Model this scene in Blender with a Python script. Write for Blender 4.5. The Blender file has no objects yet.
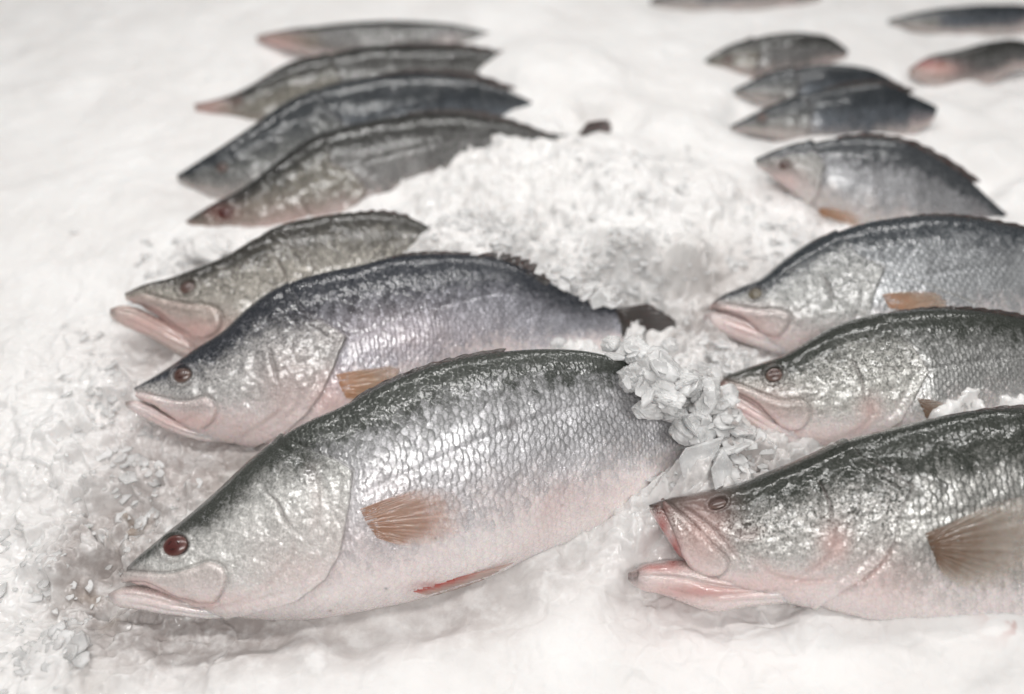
import bpy, math, random
import numpy as np
from mathutils import Vector
random.seed(7); RS = np.random.RandomState(7)
S = bpy.context.scene; COL = S.collection
# ------------------------------------------------------------------ camera
F_PX, PITCH, CAM_H = 900.0, math.radians(43.0), 0.60
CAM = np.array([0.0, 0.0, CAM_H])
cam_d = bpy.data.cameras.new('camera'); cam = bpy.data.objects.new('camera', cam_d); COL.objects.link(cam)
cam.location = CAM; cam.rotation_euler = (math.pi/2 - PITCH, 0, 0)
cam_d.sensor_width = 36.0; cam_d.lens = F_PX/1024*36.0
cam_d.clip_start = 0.01; cam_d.clip_end = 50
cam_d.dof.use_dof = True; cam_d.dof.focus_distance = 0.695; cam_d.dof.aperture_fstop = 2.0
S.camera = cam
# ------------------------------------------------------------------ world and lamps (an indoor fish counter under tube lamps)
W = bpy.data.worlds.new('World'); S.world = W; W.use_nodes = True
bg = W.node_tree.nodes['Background']; bg.inputs[0].default_value = (1.0, 0.99, 0.985, 1); bg.inputs[1].default_value = 0.12
def lamp(name, loc, target, sx, sy, power, col=(1, 0.985, 0.965)):
    l = bpy.data.lights.new(name, 'AREA'); l.shape = 'RECTANGLE'; l.size = sx; l.size_y = sy; l.energy = power; l.color = col
    o = bpy.data.objects.new(name, l); COL.objects.link(o); o.location = loc
    o.rotation_euler = (Vector(target)-Vector(loc)).to_track_quat('-Z', 'Y').to_euler()
    return o
lamp('tube_lamp', (0.0, 1.55, 1.35), (0, 0.6, 0), 2.4, 0.035, 14)
lamp('tube_lamp', (0.0, 0.55, 1.9), (0, 0.6, 0), 2.4, 0.05, 18)
lamp('ceiling_lamp', (0.15, -0.75, 1.55), (0, 0.6, 0), 1.1, 0.25, 17)
S.view_settings.view_transform = 'Standard'; S.view_settings.look = 'None'
S.view_settings.exposure = 0.0; S.view_settings.gamma = 1.0
S.render.engine = 'CYCLES'
S.cycles.max_bounces = 8; S.cycles.transmission_bounces = 6; S.cycles.use_denoising = True
S.cycles.sample_clamp_indirect = 6
# ------------------------------------------------------------------ projection helpers
RV = np.array([1.0, 0, 0]); FV = np.array([0, math.cos(PITCH), -math.sin(PITCH)]); UV = np.array([0, math.sin(PITCH), math.cos(PITCH)])
def ray(px, py):
    x = (np.asarray(px, float)-512)/F_PX; y = -(np.asarray(py, float)-347)/F_PX
    return x[..., None]*RV + y[..., None]*UV + FV
def at_z(px, py, z=0.0):
    d = ray(px, py); k = (z-CAM_H)/d[..., 2]
    return CAM + d*k[..., None]
def at_plane(px, py, P0, n):
    d = ray(px, py); k = ((P0-CAM)@n)/(d@n)
    return CAM + d*k[..., None]
def project(P):
    q = P-CAM; w = q@FV
    return 512+F_PX*(q@RV)/w, 347-F_PX*(q@UV)/w
# ------------------------------------------------------------------ numpy noise
def _h(ix, iy, s):
    n = (ix.astype(np.int64)*374761393 + iy.astype(np.int64)*668265263 + s*2147483647*7 + s*974711) & 0xffffffff
    n = ((n ^ (n >> 13))*1274126177) & 0xffffffff
    n = ((n ^ (n >> 16))*2246822519) & 0xffffffff
    return ((n ^ (n >> 15)) & 0xffffff)/float(0xffffff)
def vnoise(x, y, s=0):
    ix = np.floor(x); iy = np.floor(y); fx = x-ix; fy = y-iy
    fx = fx*fx*(3-2*fx); fy = fy*fy*(3-2*fy)
    a = _h(ix, iy, s); b = _h(ix+1, iy, s); c = _h(ix, iy+1, s); d = _h(ix+1, iy+1, s)
    return (a*(1-fx)+b*fx)*(1-fy)+(c*(1-fx)+d*fx)*fy
def fbm(x, y, o=4, s=0):
    r = 0; a = 0.5; t = 0
    for k in range(o):
        r = r+a*vnoise(x*2**k+k*17.3, y*2**k-k*9.1, s+k); t += a; a *= 0.5
    return r/t
def shards(x, y, s=0, tilt=0.9):
    """crushed ice relief: every cell is a flat facet with its own height and tilt"""
    ix = np.floor(x); iy = np.floor(y)
    best = np.full(x.shape, 1e9); hh = np.zeros(x.shape); sec = np.full(x.shape, 1e9)
    for dx in (-1, 0, 1):
        for dy in (-1, 0, 1):
            cx = ix+dx; cy = iy+dy
            jx = cx+_h(cx, cy, s+1); jy = cy+_h(cx, cy, s+2)
            st = 0.55+0.9*_h(cx, cy, s+6)
            d = ((x-jx)**2*st+(y-jy)**2/st)
            z = _h(cx, cy, s+3)+tilt*((_h(cx, cy, s+4)-.5)*(x-jx)+(_h(cx, cy, s+5)-.5)*(y-jy))*1.6
            m = d < best
            sec = np.where(m, best, np.minimum(sec, d)); hh = np.where(m, z, hh); best = np.where(m, d, best)
    e = np.sqrt(sec)-np.sqrt(best)
    return hh, e
def sstep(a, b, x):
    t = np.clip((x-a)/(b-a), 0, 1); return t*t*(3-2*t)
# ------------------------------------------------------------------ scene tree helpers
def root(name, loc, label, cat, group=None):
    o = bpy.data.objects.new(name, None); COL.objects.link(o); o.location = loc; o.empty_display_size = 0.03
    o['label'] = label; o['category'] = cat
    if group: o['group'] = group
    return o
def mesh_obj(name, V, Fq, mat, parent=None, attrs=None, smooth=True, origin=None):
    me = bpy.data.meshes.new(name)
    V = np.asarray(V, np.float64)
    if origin is not None: V = V-np.asarray(origin)
    if isinstance(Fq, np.ndarray):
        nf, k = Fq.shape
        me.vertices.add(len(V)); me.vertices.foreach_set('co', V.astype(np.float32).ravel())
        me.loops.add(nf*k); me.loops.foreach_set('vertex_index', Fq.astype(np.int32).ravel())
        me.polygons.add(nf); me.polygons.foreach_set('loop_start', np.arange(0, nf*k, k, dtype=np.int32))
        me.update(calc_edges=True)
    else:
        me.from_pydata([tuple(v) for v in V], [], Fq)
    me.polygons.foreach_set('use_smooth', np.full(len(me.polygons), smooth))
    for k, a in (attrs or {}).items():
        at = me.attributes.new(k, 'FLOAT', 'POINT'); at.data.foreach_set('value', np.asarray(a, np.float32).ravel())
    me.materials.append(mat); me.validate(); me.update()
    o = bpy.data.objects.new(name, me); COL.objects.link(o)
    if parent is not None: o.parent = parent
    elif origin is not None: o.location = origin
    return o
# ------------------------------------------------------------------ material node helper
class NT:
    def __init__(s, name):
        s.m = bpy.data.materials.new(name); s.m.use_nodes = True; s.t = s.m.node_tree; s.n = s.t.nodes
        s.b = s.n['Principled BSDF']; s.out = s.n['Material Output']
    def l(s, a, b): s.t.links.new(a, b)
    def put(s, sock, v):
        if hasattr(v, 'links'): s.l(v, sock)
        elif isinstance(v, (tuple, list)): sock.default_value = (*v, 1) if len(v) == 3 and len(sock.default_value) == 4 else v
        else: sock.default_value = v
    def attr(s, name):
        a = s.n.new('ShaderNodeAttribute'); a.attribute_name = name; return a.outputs['Fac']
    def obj(s): return s.n.new('ShaderNodeTexCoord').outputs['Object']
    def noise(s, scale, detail=3, rough=0.55, dist=0.0, vec=None, col=False):
        a = s.n.new('ShaderNodeTexNoise'); a.inputs['Scale'].default_value = scale; a.inputs['Detail'].default_value = detail
        a.inputs['Roughness'].default_value = rough; a.inputs['Distortion'].default_value = dist
        s.l(vec if vec is not None else s.obj(), a.inputs['Vector']); return a.outputs['Color' if col else 'Fac']
    def voro(s, scale, feat='F1', vec=None):
        a = s.n.new('ShaderNodeTexVoronoi'); a.feature = feat; a.inputs['Scale'].default_value = scale
        s.l(vec if vec is not None else s.obj(), a.inputs['Vector']); return a.outputs['Distance']
    def scalev(s, v3):
        a = s.n.new('ShaderNodeMapping'); s.l(s.obj(), a.inputs['Vector']); a.inputs['Scale'].default_value = v3; return a.outputs[0]
    def math(s, op, a, b=0.0, c=0.0):
        n = s.n.new('ShaderNodeMath'); n.operation = op
        s.put(n.inputs[0], a); s.put(n.inputs[1], b); s.put(n.inputs[2], c); return n.outputs[0]
    def mr(s, v, a, b, c=0.0, d=1.0, smooth=True):
        n = s.n.new('ShaderNodeMapRange'); n.interpolation_type = 'SMOOTHSTEP' if smooth else 'LINEAR'
        s.put(n.inputs[0], v)
        for i, q in enumerate((a, b, c, d)): s.put(n.inputs[i+1], q)
        return n.outputs[0]
    def mix(s, f, a, b, mode='MIX'):
        n = s.n.new('ShaderNodeMix'); n.data_type = 'RGBA'; n.blend_type = mode
        s.put(n.inputs[0], f); s.put(n.inputs[6], a); s.put(n.inputs[7], b); return n.outputs[2]
    def bump(s, h, strength, dist, nrm=None):
        n = s.n.new('ShaderNodeBump'); s.put(n.inputs['Strength'], strength); n.inputs['Distance'].default_value = dist
        s.l(h, n.inputs['Height'])
        if nrm is not None: s.l(nrm, n.inputs['Normal'])
        return n.outputs[0]
    def set(s, **k):
        for a, v in k.items(): s.put(s.b.inputs[a.replace('_', ' ')], v)
        return s.m
# ------------------------------------------------------------------ materials
def mat_ice():
    t = NT('crushed_ice')
    n1 = t.noise(9, 3); n2 = t.noise(240, 4, 0.65); n3 = t.noise(70, 3)
    c = t.mix(t.mr(n1, 0.35, 0.7), (0.82, 0.805, 0.795), (0.885, 0.875, 0.868))
    c = t.mix(t.math('MULTIPLY', t.mr(t.attr('shade_tone'), 0, .9), t.mr(t.noise(55, 4, .6), .3, .62, .35, 1.0)), c, (0.47, 0.43, 0.415))  # contact shade mixed into the ice colour as a darker tone
    c = t.mix(t.attr('stain'), c, (0.50, 0.27, 0.24))
    c = t.mix(t.attr('brown'), c, (0.34, 0.28, 0.235))
    rg = t.attr('rough'); b = t.bump(n2, t.mr(rg, .1, .7, .08, .5), 0.0016); b = t.bump(n3, t.mr(rg, .1, .7, .10, .35), 0.004, b)
    fr = t.noise(900, 2, .6); b = t.bump(fr, t.mr(rg, .1, .6, .35, .1), 0.0007, b)
    t.set(Base_Color=c, Roughness=t.math('ADD', t.mr(n3, 0.3, 0.7, 0.08, 0.28), t.mr(rg, .08, .5, .32, 0)), IOR=1.31, Coat_Weight=t.mr(rg, .1, .6, .0, .5), Coat_Roughness=.04, Normal=b, Subsurface_Weight=0.55,
          Subsurface_Radius=(0.9, 1.0, 1.05), Subsurface_Scale=0.007)
    return t.m
def mat_chip(name, tr, col):
    t = NT(name)
    n2 = t.noise(160, 4, 0.6); n3 = t.noise(45, 3, 0.6)
    c = t.mix(t.mr(n3, 0.3, 0.7), col, (0.9, 0.9, 0.9))
    t.set(Base_Color=c, Roughness=t.mr(n2, 0.3, 0.7, 0.06, 0.3), IOR=1.31, Transmission_Weight=t.mr(n3, 0.35, 0.65, tr, tr*0.35),
          Subsurface_Weight=0.3, Subsurface_Scale=0.005, Subsurface_Radius=(0.9, 1, 1.05), Normal=t.bump(n2, 0.5, 0.0014))
    return t.m
def skin(name, dark=(0.035, 0.04, 0.035), silver=(0.42, 0.42, 0.42), belly=(0.72, 0.62, 0.59), v0=0.26, v1=0.50, head=(0.27, 0.26, 0.21), mottle=1.0, metal=0.5, sc=1.0):
    t = NT(name)
    v = t.attr('vv'); hd = t.attr('headm'); cr = t.attr('crease'); pk = t.attr('pink'); sl = t.attr('scl'); rd = t.attr('red')
    n1 = t.noise(34, 4, 0.6); n2 = t.noise(170, 4, 0.65, 1.2); n3 = t.noise(700, 3, 0.65, 0.6); n4 = t.noise(300, 4, 0.62, 2.6)
    tone = t.attr('tone'); w3 = t.noise(16, 3, .5)
    vv = t.math('ADD', v, t.math('MULTIPLY', t.math('SUBTRACT', n1, 0.5), 0.22))
    vv = t.math('ADD', vv, t.math('MULTIPLY', t.math('SUBTRACT', n2, 0.5), 0.22))
    vv = t.math('ADD', vv, t.math('MULTIPLY', t.math('SUBTRACT', tone, 0.5), 0.07))
    dk = t.mr(vv, v0, v1, 1.0, 0.0)
    bl = t.mr(vv, 0.50, 0.74)
    flank = t.mix(t.mr(n1, 0.3, 0.7), silver, tuple(x*0.72 for x in silver))
    flank = t.mix(hd, flank, head)
    c = t.mix(bl, flank, belly)
    c = t.mix(t.math('MULTIPLY', t.mr(w3, .52, .72), t.mr(v, .3, .6, .0, .35)), c, (0.72, 0.58, 0.57))
    c = t.mix(t.math('MULTIPLY', t.mr(tone, 0, 1, .22, .0), t.mr(bl, 0, 1, 1, .35)), c, tuple(x*0.35 for x in silver))
    c = t.mix(t.math('MULTIPLY', dk, 0.985), c, dark)
    # dark mottling of the head and shoulders
    sp = t.mr(n4, 0.48, 0.55); n5 = t.noise(430, 3, .6, 1.5)
    reg = t.mr(v, 0.36, 0.74, 0.95*mottle, 0.0)
    reg = t.math('MULTIPLY', reg, t.mr(hd, 0, 1, 0.55, 1.0))
    c = t.mix(t.math('MULTIPLY', sp, reg), c, tuple(x*1.1 for x in dark))
    # specular glints of the dark back, painted in as pale flecks
    fl = t.math('MULTIPLY', t.mr(n5, 0.54, 0.64), t.math('MULTIPLY', dk, t.mr(v, .10, .34, .03, .42)))
    c = t.mix(fl, c, tuple(min(1, x*0.9) for x in silver))
    # pigment round each scale, patchy
    ps = t.math('MULTIPLY', sl, t.mr(n2, .3, .6, .35, 1.0))
    c = t.mix(t.math('MULTIPLY', ps, t.mr(v, 0.40, 0.72, 0.75, 0.12)), c, tuple(x*1.3+0.03 for x in dark))
    c = t.mix(pk, c, (0.76, 0.47, 0.43))
    c = t.mix(rd, c, (0.42, 0.045, 0.035))
    c = t.mix(t.math('MULTIPLY', cr, t.mr(n2, .3, .7, .45, 1.0)), c, (0.06, 0.032, 0.027))
    mt = t.math('MULTIPLY', t.mr(bl, 0, 1, metal, metal*0.35), t.mr(t.math('ADD', pk, t.math('ADD', cr, rd)), 0, 0.8, 1, 0.05))
    mt = t.math('MULTIPLY', mt, t.mr(dk, 0, 1, 1, .15))
    hb = t.math('ADD', t.math('MULTIPLY', n4, t.mr(hd, 0, 1, 0.45, 1.0)), t.math('MULTIPLY', n3, 0.22))
    b = t.bump(hb, t.mr(dk, 0, 1, .8, .5), 0.0010); cb = t.bump(t.math('ADD', t.noise(120, 3, .6), t.math('MULTIPLY', n3, .10)), .36, 0.0012)
    t.set(Base_Color=c, Metallic=mt, Roughness=t.mr(n2, 0.3, 0.7, 0.18, 0.36), Normal=b, Coat_Weight=.85, Coat_Roughness=t.mr(n1, .3, .7, .04, .12),
          Specular_IOR_Level=t.mr(dk, 0, 1, .45, .22), Subsurface_Weight=t.math('MULTIPLY', bl, 0.25), Subsurface_Scale=0.004)
    t.l(cb, t.b.inputs['Coat Normal'])
    return t.m
def mat_fin(name, a, b, trans=0.25):
    t = NT(name); r = t.attr('along'); k = t.attr('ray'); n = t.noise(150, 3)
    c = t.mix(t.mr(t.math('ADD', r, t.math('MULTIPLY', t.math('SUBTRACT', n, .5), .5)), 0.1, 0.85), a, b)
    c = t.mix(t.math('MULTIPLY', k, t.mr(r, .1, .9, .22, .08)), c, tuple(x*0.5 for x in a))
    t.set(Base_Color=c, Roughness=0.32, Coat_Weight=0.4, Coat_Roughness=0.12, Subsurface_Weight=0.2, Subsurface_Scale=0.003,
          Alpha=t.mr(t.math('ADD', r, t.math('MULTIPLY', t.math('SUBTRACT', n, .5), .5)), 0.12, 0.98, 1.0, 1-trans), Normal=t.bump(t.noise(420, 3), 0.35, 0.0008))
    return t.m
def mat_eye(name, iris, ring):
    t = NT(name); r = t.attr('along'); n = t.noise(400, 3)
    q = t.math('ADD', r, t.math('MULTIPLY', t.math('SUBTRACT', n, .5), .18))
    c = t.mix(t.mr(q, 0.55, 0.85), iris, ring); c = t.mix(t.mr(q, 0.86, 1.0), c, (0.03, 0.02, 0.018))
    t.set(Base_Color=c, Roughness=0.3, Coat_Weight=0.6, Coat_Roughness=0.06, Normal=t.bump(n, .3, .0006))
    return t.m
ICE = mat_ice(); CHIP = mat_chip('clear_ice', 0.6, (0.92, 0.92, 0.92)); CHIPW = mat_chip('white_ice', 0.48, (0.90, 0.895, 0.89))
FIN_OR = mat_fin('orange_fin', (0.40, 0.22, 0.15), (0.74, 0.52, 0.43), .95); FIN_BR = mat_fin('olive_fin', (0.20, 0.13, 0.09), (0.62, 0.55, 0.48), .92)
FIN_DK = mat_fin('dark_fin', (0.05, 0.042, 0.038), (0.065, 0.055, 0.052), 0.05); FIN_RD = mat_fin('red_fin', (0.50, 0.10, 0.08), (0.72, 0.55, 0.50), .4)
FIN_GOLD = mat_fin('gold_fin', (0.50, 0.26, 0.15), (0.68, 0.48, 0.35), .75)
EYE_RED = mat_eye('red_eye', (0.085, 0.022, 0.019), (0.15, 0.065, 0.055)); EYE_BR = mat_eye('brown_eye', (0.09, 0.05, 0.042), (0.17, 0.11, 0.09))
EYE_OL = mat_eye('olive_eye', (0.10, 0.085, 0.05), (0.20, 0.17, 0.12))
tP = NT('pupil_dark'); tP.set(Base_Color=(0.05, 0.016, 0.014), Roughness=0.08, Coat_Weight=1.0, Coat_Roughness=0.02); PUPIL = tP.m
# ------------------------------------------------------------------ ice bed
# (pixel x, pixel y, height) guide points of the heap; the place each one stands for is worked out on the ground
CP = [(-60, 60, .015), (80, 60, .02), (60, 200, .02), (60, 330, .018), (40, 450, .012), (60, 560, .006), (95, 590, -.035), (85, 602, -.03), (108, 600, -.035), (60, 660, .004), (-80, 400, .02), (-80, 650, .01),
      (122, 515, -.028), (135, 530, -.02), (150, 470, .004), (100, 480, .008), (135, 545, -.008), (200, 470, -.01), (180, 330, .012), (150, 355, .0), (110, 350, .01), (90, 310, .014), (90, 400, .012), (240, 470, -.015), (215, 245, .03), (190, 262, .025), (165, 240, .02), (150, 190, .02),
      (200, 140, .02), (230, 60, .02), (300, 8, .02), (150, 20, .02), (500, 5, .03), (560, 60, .05), (590, 95, .04), (578, 132, .012), (603, 130, .016), (600, 140, .045), (420, 30, .012), (300, 75, .0),
      (620, 170, .075), (565, 165, .06), (500, 180, .055), (440, 195, .045), (520, 158, .05), (390, 212, .03), (340, 226, .02), (300, 245, .028), (260, 252, .022), (455, 230, .085), (500, 236, .095), (560, 250, .095), (608, 280, .06), (640, 230, .085), (645, 280, .035), (668, 298, .012),
      (690, 240, .07), (700, 180, .06), (695, 300, .02), (720, 280, .03), (700, 325, .03), (680, 120, .04), (670, 60, .02), (620, 20, .02), (760, 22, .01), (870, 30, .01), (880, 60, .01), (950, 112, .025), (1000, 150, .03), (1030, 110, .03), (1040, 190, .035), (1100, 150, .03), (1100, 30, .01),
      (760, 220, .045), (735, 165, .03), (790, 212, .03), (700, 25, .01), (690, 95, .02), (840, 228, .02),
      (760, 125, .0), (830, 150, .02), (880, 145, .02), (930, 128, .015), (800, 70, .0), (870, 105, .0), (960, 95, .012), (930, 92, .0), (850, 115, .0), (800, 118, .0), (1000, 80, .0), (940, 30, .0), (1010, 25, .0), (700, 4, .0), (760, 4, .0), (970, 190, .0), (940, 170, .01),
      (350, 430, -.01), (330, 380, -.01), (450, 330, -.01), (300, 460, -.01), (500, 400, -.01), (480, 480, -.01),
      (655, 372, .07), (690, 385, .07), (700, 400, .07), (730, 372, .035), (712, 350, .02), (710, 440, .062), (705, 465, .06), (740, 440, .05), (760, 462, .045), (725, 475, .055), (790, 458, .035), (715, 418, .065), (735, 400, .035), (755, 352, .01), (765, 425, .012), (800, 450, .012), (600, 430, .0), (640, 450, .0), (620, 490, .0), (560, 420, .0), (600, 390, .01), (660, 470, .01), (500, 345, .01), (450, 345, .01), (440, 238, .085), (460, 243, .088), (480, 245, .085), (570, 307, .012), (592, 316, .008), (550, 325, .0), (578, 296, .052), (548, 274, .074), (560, 348, -.012), (600, 345, -.012), (520, 352, -.01), (395, 248, .03), (405, 232, .05), (585, 335, .0), (560, 300, .01), (530, 300, .02), (660, 342, .002), (690, 345, .005), (640, 335, .0), (620, 330, .0),
      (640, 520, .02), (600, 560, .008), (560, 580, .0), (500, 597, -.014), (430, 618, -.018), (350, 632, -.02), (270, 636, -.02), (190, 632, -.02), (130, 622, -.016), (580, 566, -.008), (120, 648, .0), (300, 662, .0), (450, 655, .002), (250, 670, .004), (400, 690, .004), (560, 650, .006), (640, 606, -.012), (700, 618, -.010), (760, 616, -.008), (700, 650, .004), (780, 650, .008), (820, 632, .016), (900, 655, .022), (980, 652, .030), (860, 624, .020), (930, 631, .030), (1000, 629, .036), (1060, 640, .03), (800, 690, .015), (1000, 700, .02),
      (880, 450, .0), (1000, 452, .01), (950, 406, .050), (980, 401, .056), (1015, 398, .058), (1060, 400, .05), (860, 370, .0), (1000, 360, .0), (850, 260, .0), (1000, 250, .03), (1080, 250, .04), (1200, 300, .06), (1200, 450, .05), (1300, 600, .02),
      (300, 300, .0), (250, 210, .0), (400, 150, .0), (300, 150, .0), (450, 120, .0), (545, 125, .03)]
cp = np.array(CP, float); cw = at_z(cp[:, 0], cp[:, 1], 0)*0
for i, (a, b, z) in enumerate(CP): cw[i] = at_z(np.array(a), np.array(b), z)
FAR = [(-1.2, 0.2, .02), (1.2, .2, .02), (0, -.3, .01), (-.8, -.3, .01), (.8, -.3, .01), (0, .1, .01), (-.5, .1, .01), (.5, .1, .01), (-1.2, 2.4, .03), (1.2, 2.4, .03), (0, 2.4, .03), (0, 1.9, .03), (-.8, 1.7, .02), (.8, 1.7, .03), (-1, 1, .02), (1.1, 1, .04)]
cxy = np.vstack([cw[:, :2], np.array(FAR)[:, :2]]); cz = np.concatenate([cp[:, 2], np.array(FAR)[:, 2]])
def bed_base(x, y):
    num = np.zeros(x.shape); den = np.zeros(x.shape)
    for (a, b), z in zip(cxy, cz):
        w = 1.0/((x-a)**2+(y-b)**2+0.00018)**2.0
        num += w*z; den += w
    return num/den
def blob(x, y, px, py, r, z=0.0):
    c = at_z(np.array(float(px)), np.array(float(py)), z)
    return np.exp(-(((x-c[0])**2+(y-c[1])**2)/r**2))
def rough_mask(x, y):
    """how coarse the crushed ice lies: coarse in the heap between the fish, fine snow elsewhere"""
    m = 0.07+0*x
    for (px, py, r, a) in [(650, 400, .10, 1.1), (720, 450, .09, 1.1), (720, 370, .07, .8), (560, 240, .16, .45), (460, 215, .10, .4), (120, 480, .10, .5), (70, 560, .09, .45), (130, 370, .08, .35), (660, 300, .1, .5), (950, 400, .08, .6), (500, 165, .06, .5), (560, 120, .06, .35), (780, 215, .06, .3), (980, 180, .05, .3), (40, 400, .14, .22), (210, 250, .05, .5)]:
        m = m+a*blob(x, y, px, py, r, .04)
    return np.clip(m, 0, 1.1)
def bed(x, y, detail=True):
    z = bed_base(x, y)
    z = z+(fbm(x*16, y*16, 3, 3)-.5)*0.011
    if detail:
        r = rough_mask(x, y)
        wx = x+(fbm(x*60, y*60, 2, 31)-.5)*.012; wy = y+(fbm(x*60, y*60, 2, 41)-.5)*.012
        h1, e1 = shards(wx*38, wy*38, 5, 1.1); h2, e2 = shards(wx*85, wy*85, 9, 1.2)
        z = z+r*((h1-.5)*0.014*sstep(0, .14, e1)+(h2-.5)*0.008*sstep(0, .2, e2))
        rid = 1-np.abs(2*fbm(x*70, y*70, 4, 55)-1)
        z = z+(fbm(x*45, y*45, 4, 12)-.5)*0.010*(0.14+r)+(rid-.6)*.008*(.02+r)+(fbm(x*260, y*260, 3, 22)-.5)*0.0022*(.08+r)
    return z
xs = np.concatenate([np.arange(-1.6, -.56, .006), np.arange(-.56, .56, 0.00135), np.arange(.56, 1.6, .006)])
ys = list(np.arange(-0.5, 0.19, 0.006))
while ys[-1] < 2.4: ys.append(ys[-1]+0.0012+0.0035*max(0, ys[-1]-.6))
ys = np.array(ys)
X, Y = np.meshgrid(xs, ys); Z = bed(X, Y)
rm = rough_mask(X, Y)
stain = 0.40*blob(X, Y, 1005, 622, .016, .03)*sstep(.45, .6, fbm(X*90, Y*90, 3, 77))*1.6+0.10*blob(X, Y, 690, 615, .05)+0.07*blob(X, Y, 820, 200, .06, .04)+.07*blob(X, Y, 150, 430, .05)+.05*blob(X, Y, 190, 345, .04)
brown = 0.85*blob(X, Y, 95, 590, .022)*sstep(.35, .6, fbm(X*60, Y*60, 3, 78))*1.6+0.6*blob(X, Y, 120, 515, .017)*sstep(.4, .6, fbm(X*80, Y*80, 3, 79))*1.6+.25*blob(X, Y, 90, 690, .02)+.3*blob(X, Y, 240, 475, .03)+.2*blob(X, Y, 700, 290, .04)+.15*blob(X, Y, 430, 240, .03, .09)
shade_tone = sum(a*blob(X, Y, px, py, r, z) for px, py, r, z, a in [(115, 530, .05, -.01, .8), (235, 462, .05, -.01, 1.0), (165, 365, .05, 0, .7), (205, 262, .04, .02, .4), (190, 200, .05, .01, .35), (160, 440, .05, 0, .4), (730, 440, .07, .05, .8), (720, 320, .06, .03, .7), (150, 626, .05, -.015, .9), (250, 634, .05, -.015, .7), (350, 634, .05, -.015, .5), (470, 606, .05, -.01, .6), (560, 570, .04, 0, .4), (95, 590, .04, -.02, .6), (660, 606, .04, -.01, .3), (740, 260, .05, .04, .4), (900, 640, .06, .02, .2)])  # painted contact shade under chins, along bellies and in gaps between fish
ny, nx = X.shape; idx = np.arange(ny*nx).reshape(ny, nx)
Fq = np.stack([idx[:-1, :-1], idx[:-1, 1:], idx[1:, 1:], idx[1:, :-1]], -1).reshape(-1, 4)
o = mesh_obj('ice_ground', np.stack([X, Y, Z], -1).reshape(-1, 3), Fq, ICE, attrs=dict(rough=rm, stain=np.clip(stain, 0, 1), brown=np.clip(brown, 0, 1), shade_tone=np.clip(shade_tone, 0, 1)))
o['kind'] = 'structure'
# ------------------------------------------------------------------ fish
def pchip(tq, t, y):
    """smooth interpolation through traced stations"""
    t = np.asarray(t, float); y = np.asarray(y, float)
    m = np.gradient(y, t)
    i = np.clip(np.searchsorted(t, tq)-1, 0, len(t)-2)
    h = t[i+1]-t[i]; s = (tq-t[i])/h
    return (2*s**3-3*s**2+1)*y[i]+(s**3-2*s**2+s)*h*m[i]+(-2*s**3+3*s**2)*y[i+1]+(s**3-s**2)*h*m[i+1]
def seg_dist(px, py, pl, closed=False):
    """distance to a polyline, side sign of the nearest piece, position along it"""
    P = list(pl)+([pl[0]] if closed else [])
    best = np.full(px.shape, 1e9); sg = np.ones(px.shape); al = np.zeros(px.shape)
    L = 0; tot = sum(math.dist(P[k], P[k+1]) for k in range(len(P)-1))
    for k in range(len(P)-1):
        ax, ay = P[k]; bx, by = P[k+1]; dx, dy = bx-ax, by-ay; l2 = dx*dx+dy*dy
        t = np.clip(((px-ax)*dx+(py-ay)*dy)/l2, 0, 1)
        d = np.hypot(px-ax-t*dx, py-ay-t*dy)
        m = d < best
        best = np.where(m, d, best); sg = np.where(m, np.sign(dx*(py-ay)-dy*(px-ax)), sg); al = np.where(m, (L+t*math.sqrt(l2))/tot, al)
        L += math.sqrt(l2)
    return best, sg, al
def smooth_pl(pl, n=6):
    t = np.concatenate([[0], np.cumsum([math.dist(pl[i], pl[i+1]) for i in range(len(pl)-1)])])
    q = np.linspace(0, t[-1], (len(pl)-1)*n+1); a = np.array(pl, float)
    return list(zip(pchip(q, t, a[:, 0]), pchip(q, t, a[:, 1])))
def in_poly(px, py, P):
    c = np.zeros(px.shape, bool); j = len(P)-1
    for i in range(len(P)):
        xi, yi = P[i]; xj, yj = P[j]
        if yi != yj: c ^= ((yi > py) != (yj > py)) & (px < (xj-xi)*(py-yi)/(yj-yi)+xi)
        j = i
    return c
THK_T = [0, .02, .05, .10, .18, .28, .42, .58, .74, .88, 1.0]
THK_W = [.006, .022, .036, .050, .066, .078, .082, .070, .044, .022, .012]
class Fish: pass
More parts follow.
